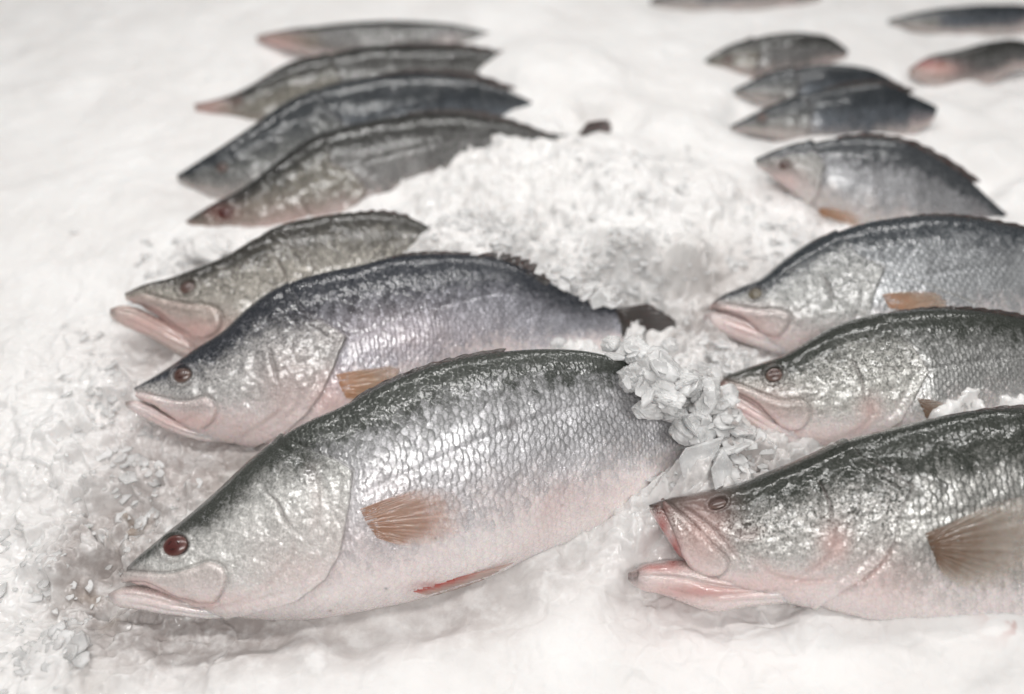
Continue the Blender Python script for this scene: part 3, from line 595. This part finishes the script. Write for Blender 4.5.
# --- right-hand row
make_fish('H', 'speckled fish gaping with red mouth and brown fin, lowest at the right edge', [
    (649,505,650,511),(660,501,662,530),(670,498,676,552),(688,495,695,572),(706,491,715,585),(739,484,745,596),(771,471,780,600),(805,457,815,606),
    (837,443,850,615),(870,434,890,626),(900,427,925,634),(940,417,965,640),(981,410,1005,641),(1024,408,1045,636),(1090,412,1105,618),(1160,430,1170,580),(1230,452,1235,545),(1300,475,1300,520)],
    (640,602,1040,645), tilt=46, step=.8, mat=SK_H, lfac=.92,
    jaw=[(628,573,628,580),(640,567,640,588),(662,562,663,594),(685,561,690,604),(710,566,713,610),(738,572,740,606),(770,576,775,602),(800,580,805,600)],
    eye=(718,503.5,9.5,.62), eye_mat=EYE_BR, eye_sunk=True,
    maxilla=[(667,502),(685,517),(700,532),(713,546),(728,564),(724,573),(706,575),(691,567),(672,526),(662,506)],
    preop=[(818,480),(829,501),(833,523)],
    op=[(840,430),(861,457),(887,471),(912,486),(901,508),(894,538),(884,559),(862,578),(820,604)], tail=dict(base=[(1298,474),(1299,497),(1300,521)], tip=[(1350,455),(1400,450),(1415,500),(1400,560),(1350,545)], mat=FIN_DK, lift1=.004, nray=12), rows=26,
    folds=[([(680,505),(700,518),(716,532),(738,560)], .0016, 2.2, .5, .5), ([(728,530),(745,536),(762,530)], .0012, 2.5, .4, .2), ([(833,523),(836,540),(825,560),(800,575)], .0012, 2.5, .3, .5),
           ([(755,560),(775,575),(800,580),(840,577)], .001, 2.5, .2, .5), ([(895,545),(870,575),(840,590)], .001, 2, .25, .5), ([(700,598),(740,594),(790,590)], .001, 2, .1, .5)],
    pink=[(700,540,30,40,.55),(835,545,16,20,.6),(760,585,60,14,.45),(700,590,60,14,.7),(880,580,50,30,.3)], red=[(655,567,26,5,.6),(660,530,9,16,1.0),(672,552,9,16,1.0),(700,592,40,6,.35)], dark=[(738,535,10,8,.35),(632,575,12,8,.7)],
    fins=[dict(name='dorsal_fin', base=[(905,429),(950,417),(1000,411),(1060,411)], tip=[(925,420),(965,411),(1010,404),(1068,405)], mat=FIN_DK, lift0=.0, lift1=.0, nray=8, ragged=.25),
          dict(name='pectoral_fin', base=[(925,534),(930,546),(936,560)], tip=[(958,520),(981,508),(1010,498),(1050,495),(1075,530),(1050,570),(1000,590),(960,588),(942,575)], mat=FIN_BR, lift0=.001, lift1=.005, nray=15)])
make_fish('I', 'speckled fish with closed pink mouth, lying just above the gaping fish', [
    (718,386,719,391),(724,378,730,394),(738,371,748,404),(762,363,772,430),(784,355,798,442),(805,343,822,449),(831,328,850,452),(870,315,885,453),(900,311,918,452),
    (945,309,960,447),(982,312,993,440),(1024,320,1030,426),(1080,335,1082,406),(1140,352,1140,392),(1190,365,1190,385)], (720,449,1100,446), tilt=46, step=.85, mat=SK_I,
    jaw=[(708,392,708,399),(717,389,716,407),(733,392,733,416),(755,404,755,430),(780,418,780,442),(808,428,808,449)],
    eye=(774,375,8.8,.85), eye_mat=EYE_BR,
    slit=[(720,388),(734,391),(747,397),(760,406),(771,419),(781,428),(794,431.5)],
    maxilla=[(728,382),(745,387),(765.6,396),(786,401.5),(801,400.6),(808.7,408),(809.6,417.4),(803,427),(794,431)],
    preop=[(851,357),(860,376),(866,398)], op=[(878,308),(892,331),(915,350),(928,372),(915,398),(900,421),(877,436),(840,458)], tail=dict(base=[(1189,364),(1190,375),(1190,386)], tip=[(1225,345),(1262,340),(1275,378),(1262,418),(1225,405)], mat=FIN_DK, lift1=.004, nray=12), rows=25,
    folds=[([(866,398),(872,412),(862,426),(835,438)], .0012, 2.5, .3, .4)],
    pink=[(760,410,40,20,.45),(870,410,12,14,.5),(830,438,50,12,.3)], dark=[(790,404,12,4,.4)],
    fins=[dict(name='dorsal_fin', base=[(880,315),(930,311),(980,313),(1030,322)], tip=[(900,309),(945,305),(990,307),(1040,316)], mat=FIN_DK, lift0=.0, lift1=.0, nray=9, ragged=.25),
          dict(name='pectoral_fin', base=[(917,398),(922,408),(926,418)], tip=[(945,402),(962,408),(958,424),(940,430)], mat=FIN_BR, lift0=.001, lift1=.003, nray=8)])
make_fish('J', 'silver-blue fish with small olive eye and yellowish side fin, behind the closed-mouth speckled fish', [
    (709,307,710,311),(717,299,722,313),(740,287,745,325),(760,279,765,345),(778,264,788,356),(794,252,812,362),(817,238,840,366),(840,230,868,367),(870,222,900,366),
    (900,218,932,364),(933,216,965,360),(975,220,1000,354),(1024,230,1042,343),(1080,244,1090,325),(1140,262,1145,308),(1190,275,1190,300)], (720,364,1100,362), tilt=47, step=.9, mat=SK_J,
    jaw=[(704,315,704,321),(712,312,712,328),(730,313,730,338),(752,321,752,347),(778,330,778,354),(800,337,800,358)],
    eye=(755,294,7,.8), eye_mat=EYE_OL,
    slit=[(711,310),(726,310.6),(737.5,314),(750,323),(760.5,332),(776,336.5)],
    maxilla=[(726,305),(743,308),(760.5,310),(779,310),(788,314),(790,321),(786,329),(778,336)],
    preop=[(819,271),(828.5,286),(834,303)], op=[(830,222),(857,256),(885,267),(877,286),(871,309),(860,340),(840,372)], tail=dict(base=[(1189,274),(1190,287),(1190,301)], tip=[(1222,260),(1256,256),(1268,290),(1256,326),(1222,315)], mat=FIN_DK, lift1=.004, nray=12), rows=25,
    pink=[(750,325,40,16,.45),(800,340,40,14,.2)],
    fins=[dict(name='dorsal_fin', base=[(880,222),(930,218),(980,223),(1030,233)], tip=[(900,216),(945,212),(990,217),(1040,227)], mat=FIN_DK, lift0=.0, lift1=.0, nray=9, ragged=.25),
          dict(name='pectoral_fin', base=[(882,294),(885,301),(889,308)], tip=[(915,291),(944,296),(950,306),(935,314)], mat=FIN_GOLD, lift0=.001, lift1=.003, nray=9)])
make_fish('K', 'blurred silver fish with orange fin and curved back, behind the silver-blue fish', [
    (755,159,757,166),(785,147,790,190),(829,140,830,222),(866,138,868,240),(904,144,905,245),(937,160,935,247),(970,182,962,244),(1000,209,985,240),(1018,222,1005,244)],
    (760,236,1000,246), tilt=50, step=1.2, mat=SK_K, eye=(785,165,6,.8), op=[(812,130),(815,150),(825,165),(818,195),(800,220)], rows=22, pink=[(785,180,20,12,.4)], dark=[(772,170,14,6,.5)],
    fins=[dict(name='dorsal_fin', base=[(830,142),(866,140),(904,146),(937,161),(968,183)], tip=[(840,135),(874,132),(914,139),(950,157),(984,182)], mat=FIN_DK, lift0=0, lift1=.001, nray=9, ragged=.2),
          dict(name='pectoral_fin', base=[(819,208),(819,218),(820,229)], tip=[(838,209),(856,214),(862,224),(850,234)], mat=FIN_GOLD, lift0=.001, lift1=.006, nray=8)])
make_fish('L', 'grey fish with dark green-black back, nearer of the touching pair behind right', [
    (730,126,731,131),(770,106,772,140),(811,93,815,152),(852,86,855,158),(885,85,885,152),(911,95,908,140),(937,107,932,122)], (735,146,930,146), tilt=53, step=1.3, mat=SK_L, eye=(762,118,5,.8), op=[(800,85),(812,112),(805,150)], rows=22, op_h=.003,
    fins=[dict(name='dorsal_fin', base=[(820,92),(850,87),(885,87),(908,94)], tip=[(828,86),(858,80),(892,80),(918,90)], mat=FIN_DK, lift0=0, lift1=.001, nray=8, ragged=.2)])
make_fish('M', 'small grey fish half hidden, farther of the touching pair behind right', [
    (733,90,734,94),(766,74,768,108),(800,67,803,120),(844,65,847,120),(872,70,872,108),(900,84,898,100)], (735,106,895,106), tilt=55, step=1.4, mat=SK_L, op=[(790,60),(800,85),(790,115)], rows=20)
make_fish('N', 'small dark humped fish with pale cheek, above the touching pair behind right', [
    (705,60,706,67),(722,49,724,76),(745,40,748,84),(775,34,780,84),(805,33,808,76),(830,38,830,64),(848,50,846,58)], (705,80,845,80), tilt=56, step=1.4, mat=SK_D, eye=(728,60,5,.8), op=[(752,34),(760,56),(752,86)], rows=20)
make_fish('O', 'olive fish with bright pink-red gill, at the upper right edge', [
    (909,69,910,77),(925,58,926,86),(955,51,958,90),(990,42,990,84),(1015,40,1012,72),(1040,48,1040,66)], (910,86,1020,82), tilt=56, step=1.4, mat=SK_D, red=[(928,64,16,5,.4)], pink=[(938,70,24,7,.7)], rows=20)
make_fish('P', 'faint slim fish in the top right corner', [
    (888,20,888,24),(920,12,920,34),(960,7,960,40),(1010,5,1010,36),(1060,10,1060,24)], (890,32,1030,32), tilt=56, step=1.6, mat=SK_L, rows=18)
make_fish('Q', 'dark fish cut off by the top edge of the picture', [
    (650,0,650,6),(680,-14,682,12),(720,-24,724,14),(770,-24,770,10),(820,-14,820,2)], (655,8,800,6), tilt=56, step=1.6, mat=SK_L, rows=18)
# ------------------------------------------------------------------ loose ice
def chip_geo(size, flat, seed, n=9):
    """an irregular broken plate with chamfered edge"""
    r = np.random.RandomState(seed); n = r.randint(5, 9)
    a = np.sort(np.linspace(0, 2*np.pi, n, endpoint=False)+r.uniform(-.3, .3, n)); rad = size*r.uniform(.5, 1.0, n); st = r.uniform(.5, 1.0)
    x = rad*np.cos(a); y = rad*np.sin(a)*st; h = size*flat
    V = np.vstack([np.stack([x*.86, y*.86, h*.5+r.uniform(-.1, .1, n)*h+x*.1], 1), np.stack([x, y, h*.1+r.uniform(-.15, .15, n)*h], 1), np.stack([x*.8, y*.8, -h*.5+r.uniform(-.1, .1, n)*h-y*.08], 1)])
    F = [list(range(n)), list(range(3*n-1, 2*n-1, -1))]
    for l in (0, 1):
        F += [[l*n+k, (l+1)*n+k, (l+1)*n+(k+1) % n, l*n+(k+1) % n] for k in range(n)]
    return V, F
def rotm(a, b, c):
    ca, sa, cb, sb, cc, sc_ = math.cos(a), math.sin(a), math.cos(b), math.sin(b), math.cos(c), math.sin(c)
    return np.array([[cc, -sc_, 0], [sc_, cc, 0], [0, 0, 1]])@np.array([[cb, 0, sb], [0, 1, 0], [-sb, 0, cb]])@np.array([[1, 0, 0], [0, ca, -sa], [0, sa, ca]])
def scatter(name, n, regions, size, mat, seed, tiltmax=.7, flat=.22, bury=.2):
    r = np.random.RandomState(seed); V = []; F = []; off = 0
    w = np.array([q[5] for q in regions], float); w /= w.sum()
    pick = r.choice(len(regions), n, p=w)
    P = np.zeros((n, 2))
    for i, k in enumerate(pick):
        px, py, rx, ry, z, _ = regions[k]
        c = at_z(np.array(px+r.normal()*rx), np.array(py+r.normal()*ry), z); P[i] = c[:2]
    zz = bed(P[:, 0], P[:, 1])
    for i in range(n):
        s = size[0]+(size[1]-size[0])*r.rand()**2.2
        v, fc = chip_geo(s, flat*r.uniform(.6, 1.6), r.randint(1 << 30))
        v = v@rotm(r.normal()*tiltmax*.6, r.normal()*tiltmax*.6, r.rand()*6.28).T+np.array([P[i, 0], P[i, 1], zz[i]+s*(.25-bury)])
        V.append(v); F += [[k+off for k in q] for q in fc]; off += len(v)
    o = mesh_obj(name, np.vstack(V), F, mat, smooth=True)
    o['kind'] = 'stuff'; return o
REG = [(560,245,60,25,.085,3),(480,215,45,14,.08,2),(620,255,35,14,.07,2),(700,400,20,16,.06,1.5),(725,445,26,18,.055,1.5),(722,365,14,12,.03,.8),(125,480,30,35,0,.9),(100,380,20,40,.012,.5),(60,560,30,30,0,.3),(190,260,25,14,.025,1),(640,200,70,45,.08,1.5),(760,250,25,20,.03,.6),(40,650,30,30,0,.5),(820,200,30,14,.03,.4)]
o = scatter('fine_ice_flakes', 1700, REG, (.003, .013), CHIPW, 3, tiltmax=.35, flat=.18, bury=.30); o['label'] = 'fine white flakes of crushed ice strewn over the heap'; o['category'] = 'ice flakes'
o = scatter('clear_ice_flakes', 220, [REG[i] for i in (0, 1, 2, 3, 4, 5)], (.005, .014), CHIP, 11, tiltmax=.5, flat=.16, bury=.28); o['label'] = 'small clear ice flakes lying between the fish'; o['category'] = 'ice flakes'
def chunk(px, py, z, size, flat, rx, ry, rz, mat, label, seed, grp=None):
    P = at_z(np.array(float(px)), np.array(float(py)), z)
    v, fc = chip_geo(size, flat, seed); v = v@rotm(rx, ry, rz).T
    o = mesh_obj('ice_chunk', v, fc, mat, smooth=False); o.location = P
    b = o.modifiers.new('soft', 'BEVEL'); b.width = size*.05; b.segments = 2
    o['label'] = label; o['category'] = 'ice chunk'; o['group'] = grp or 'loose ice chunks in the heap'
def lump(px, py, z, rx, ry, rz, seed, mat, label, grp=None, rot=0.0, cuts=26):
    """a broken conglomerate of ice: a body cut by random planes, then roughened"""
    r = np.random.RandomState(seed); nr, na = 90, 130
    th = np.linspace(0.0001, np.pi-.0001, nr)[:, None]; ph = np.linspace(0, 2*np.pi, na, endpoint=False)[None]
    D = np.stack([np.sin(th)*np.cos(ph), np.sin(th)*np.sin(ph), np.cos(th)+0*ph], -1)
    nn = r.normal(size=(cuts, 3)); nn /= np.linalg.norm(nn, axis=1)[:, None]; h = r.uniform(.62, 1.0, cuts)
    dn = D@nn.T; R = np.min(np.where(dn > .05, h/np.maximum(dn, .05), 9), -1); R = np.minimum(R, 1.2); k5 = np.ones(7)/7; R = np.apply_along_axis(lambda q: np.convolve(np.pad(q, 3, 'wrap'), k5, 'valid'), 1, R); R = np.apply_along_axis(lambda q: np.convolve(np.pad(q, 3, 'edge'), k5, 'valid'), 0, R)
    u, v = D[..., 0]*2+D[..., 2]*1.4+seed, D[..., 1]*2-D[..., 2]*1.6
    R = R*(1+(fbm(u, v, 3, seed)-.5)*.35)
    sh_, e_ = shards(u*1.6, v*1.6, seed+3); R = R+(sh_-.5)*.13*sstep(0, .3, e_)+(fbm(u*5, v*5, 2, seed+5)-.5)*.07
    P = D*R[..., None]*np.array([rx, ry, rz]); c, s_ = math.cos(rot), math.sin(rot)
    P = P@np.array([[c, s_, 0], [-s_, c, 0], [0, 0, 1]])
    i = np.arange(nr*na).reshape(nr, na); j = np.roll(i, -1, 1)
    Q = np.stack([i[:-1], i[1:], j[1:], j[:-1]], -1).reshape(-1, 4)
    o = mesh_obj('ice_chunk', P.reshape(-1, 3), Q, mat, attrs=dict(stain=np.zeros(nr*na), brown=np.zeros(nr*na), shade_tone=np.full(nr*na, .15)))
    o.location = at_z(np.array(float(px)), np.array(float(py)), z); o['label'] = label; o['category'] = 'ice chunk'
    if grp: o['group'] = grp
    return o
G1 = 'ice pieces heaped over the tail'; L1 = 'jagged ice piece in the heap between the largest fish tail and the right-hand heads'
for i, (px, py, z, a, b, c, rt_, m) in enumerate([
    (635,352,.096,.017,.016,.013,.3,CHIPW),(655,368,.100,.024,.020,.014,.9,CHIPW),(632,376,.100,.016,.014,.012,1.6,CHIPW),(682,384,.092,.020,.016,.013,.2,CHIPW),(660,394,.095,.022,.013,.011,2.2,CHIPW),
    (705,392,.075,.018,.014,.012,.6,CHIPW),(612,343,.094,.010,.009,.007,1.1,CHIPW),(647,410,.088,.016,.009,.008,.1,CHIPW),(700,412,.075,.014,.012,.009,1.9,CHIPW),(686,428,.072,.016,.013,.010,.5,CHIPW),(704,440,.066,.018,.012,.010,1.3,CHIP),(675,412,.078,.013,.011,.009,2.4,CHIP),(722,398,.052,.016,.013,.011,.4,CHIPW),(745,385,.035,.014,.012,.009,1.7,CHIP),(668,345,.055,.010,.009,.007,.9,CHIPW)]):
    lump(px, py, z, a, b, c, 20+i, m, L1, G1, rt_)
for i, (px, py, z, s_, fl, a, b, c, m) in enumerate([
    (700,455,.072,.026,.12,.75,-.35,.5,CHIP),(690,425,.078,.020,.14,.9,.4,1.6,CHIP),(735,430,.060,.020,.2,.6,.1,2.6,CHIPW),(765,448,.052,.020,.16,.8,-.1,.1,CHIP),(722,470,.066,.024,.12,.8,.3,.9,CHIP),
    (712,372,.05,.016,.25,.5,.2,.4,CHIP),(740,362,.035,.016,.2,.6,-.3,1.1,CHIPW),(722,345,.03,.013,.25,.3,.3,2.1,CHIP)]):
    chunk(px, py, z, s_, fl, a, b, c, m, L1, 40+i, G1)
lump(212, 248, .036, .024, .018, .015, 91, ICE, 'round white lump of ice under the snout of the red-eyed dark fish', rot=.2)
rp = np.random.RandomState(77)
for i, (px, py, z, sx, sy, k) in enumerate([(632,350,.108,9,9,5),(655,368,.110,12,9,7),(640,388,.108,12,7,5),(684,384,.100,10,8,5),(664,402,.100,12,6,5),(704,396,.084,10,8,4),(708,430,.074,12,10,5),(728,445,.062,10,9,3)]):
    for q in range(k):
        chunk(px+rp.normal()*sx*.7, py+rp.normal()*sy*.7, z+rp.uniform(-.002, .004), rp.uniform(.007, .014), rp.uniform(.14, .3), .55+rp.normal()*.5, rp.normal()*.5, rp.rand()*6, CHIP if rp.rand() < .35 else CHIPW, L1, 200+i*10+q, G1)
L2 = 'broken ice piece spilling over the narrowing rear of the blue-black fish'
for q, (px, py, z) in enumerate([(540,272,.088),(552,280,.082),(563,288,.078),(575,290,.072),(586,298,.066),(597,303,.060),(608,306,.054),(570,278,.076),(590,288,.066),(604,296,.056),(620,304,.046),(556,272,.084)]):
    chunk(px, py-2, z-.004, rp.uniform(.008, .015), rp.uniform(.2, .4), .4+rp.normal()*.4, rp.normal()*.4, rp.rand()*6, CHIPW, L2, 400+q, 'ice pieces over the rear of a fish')
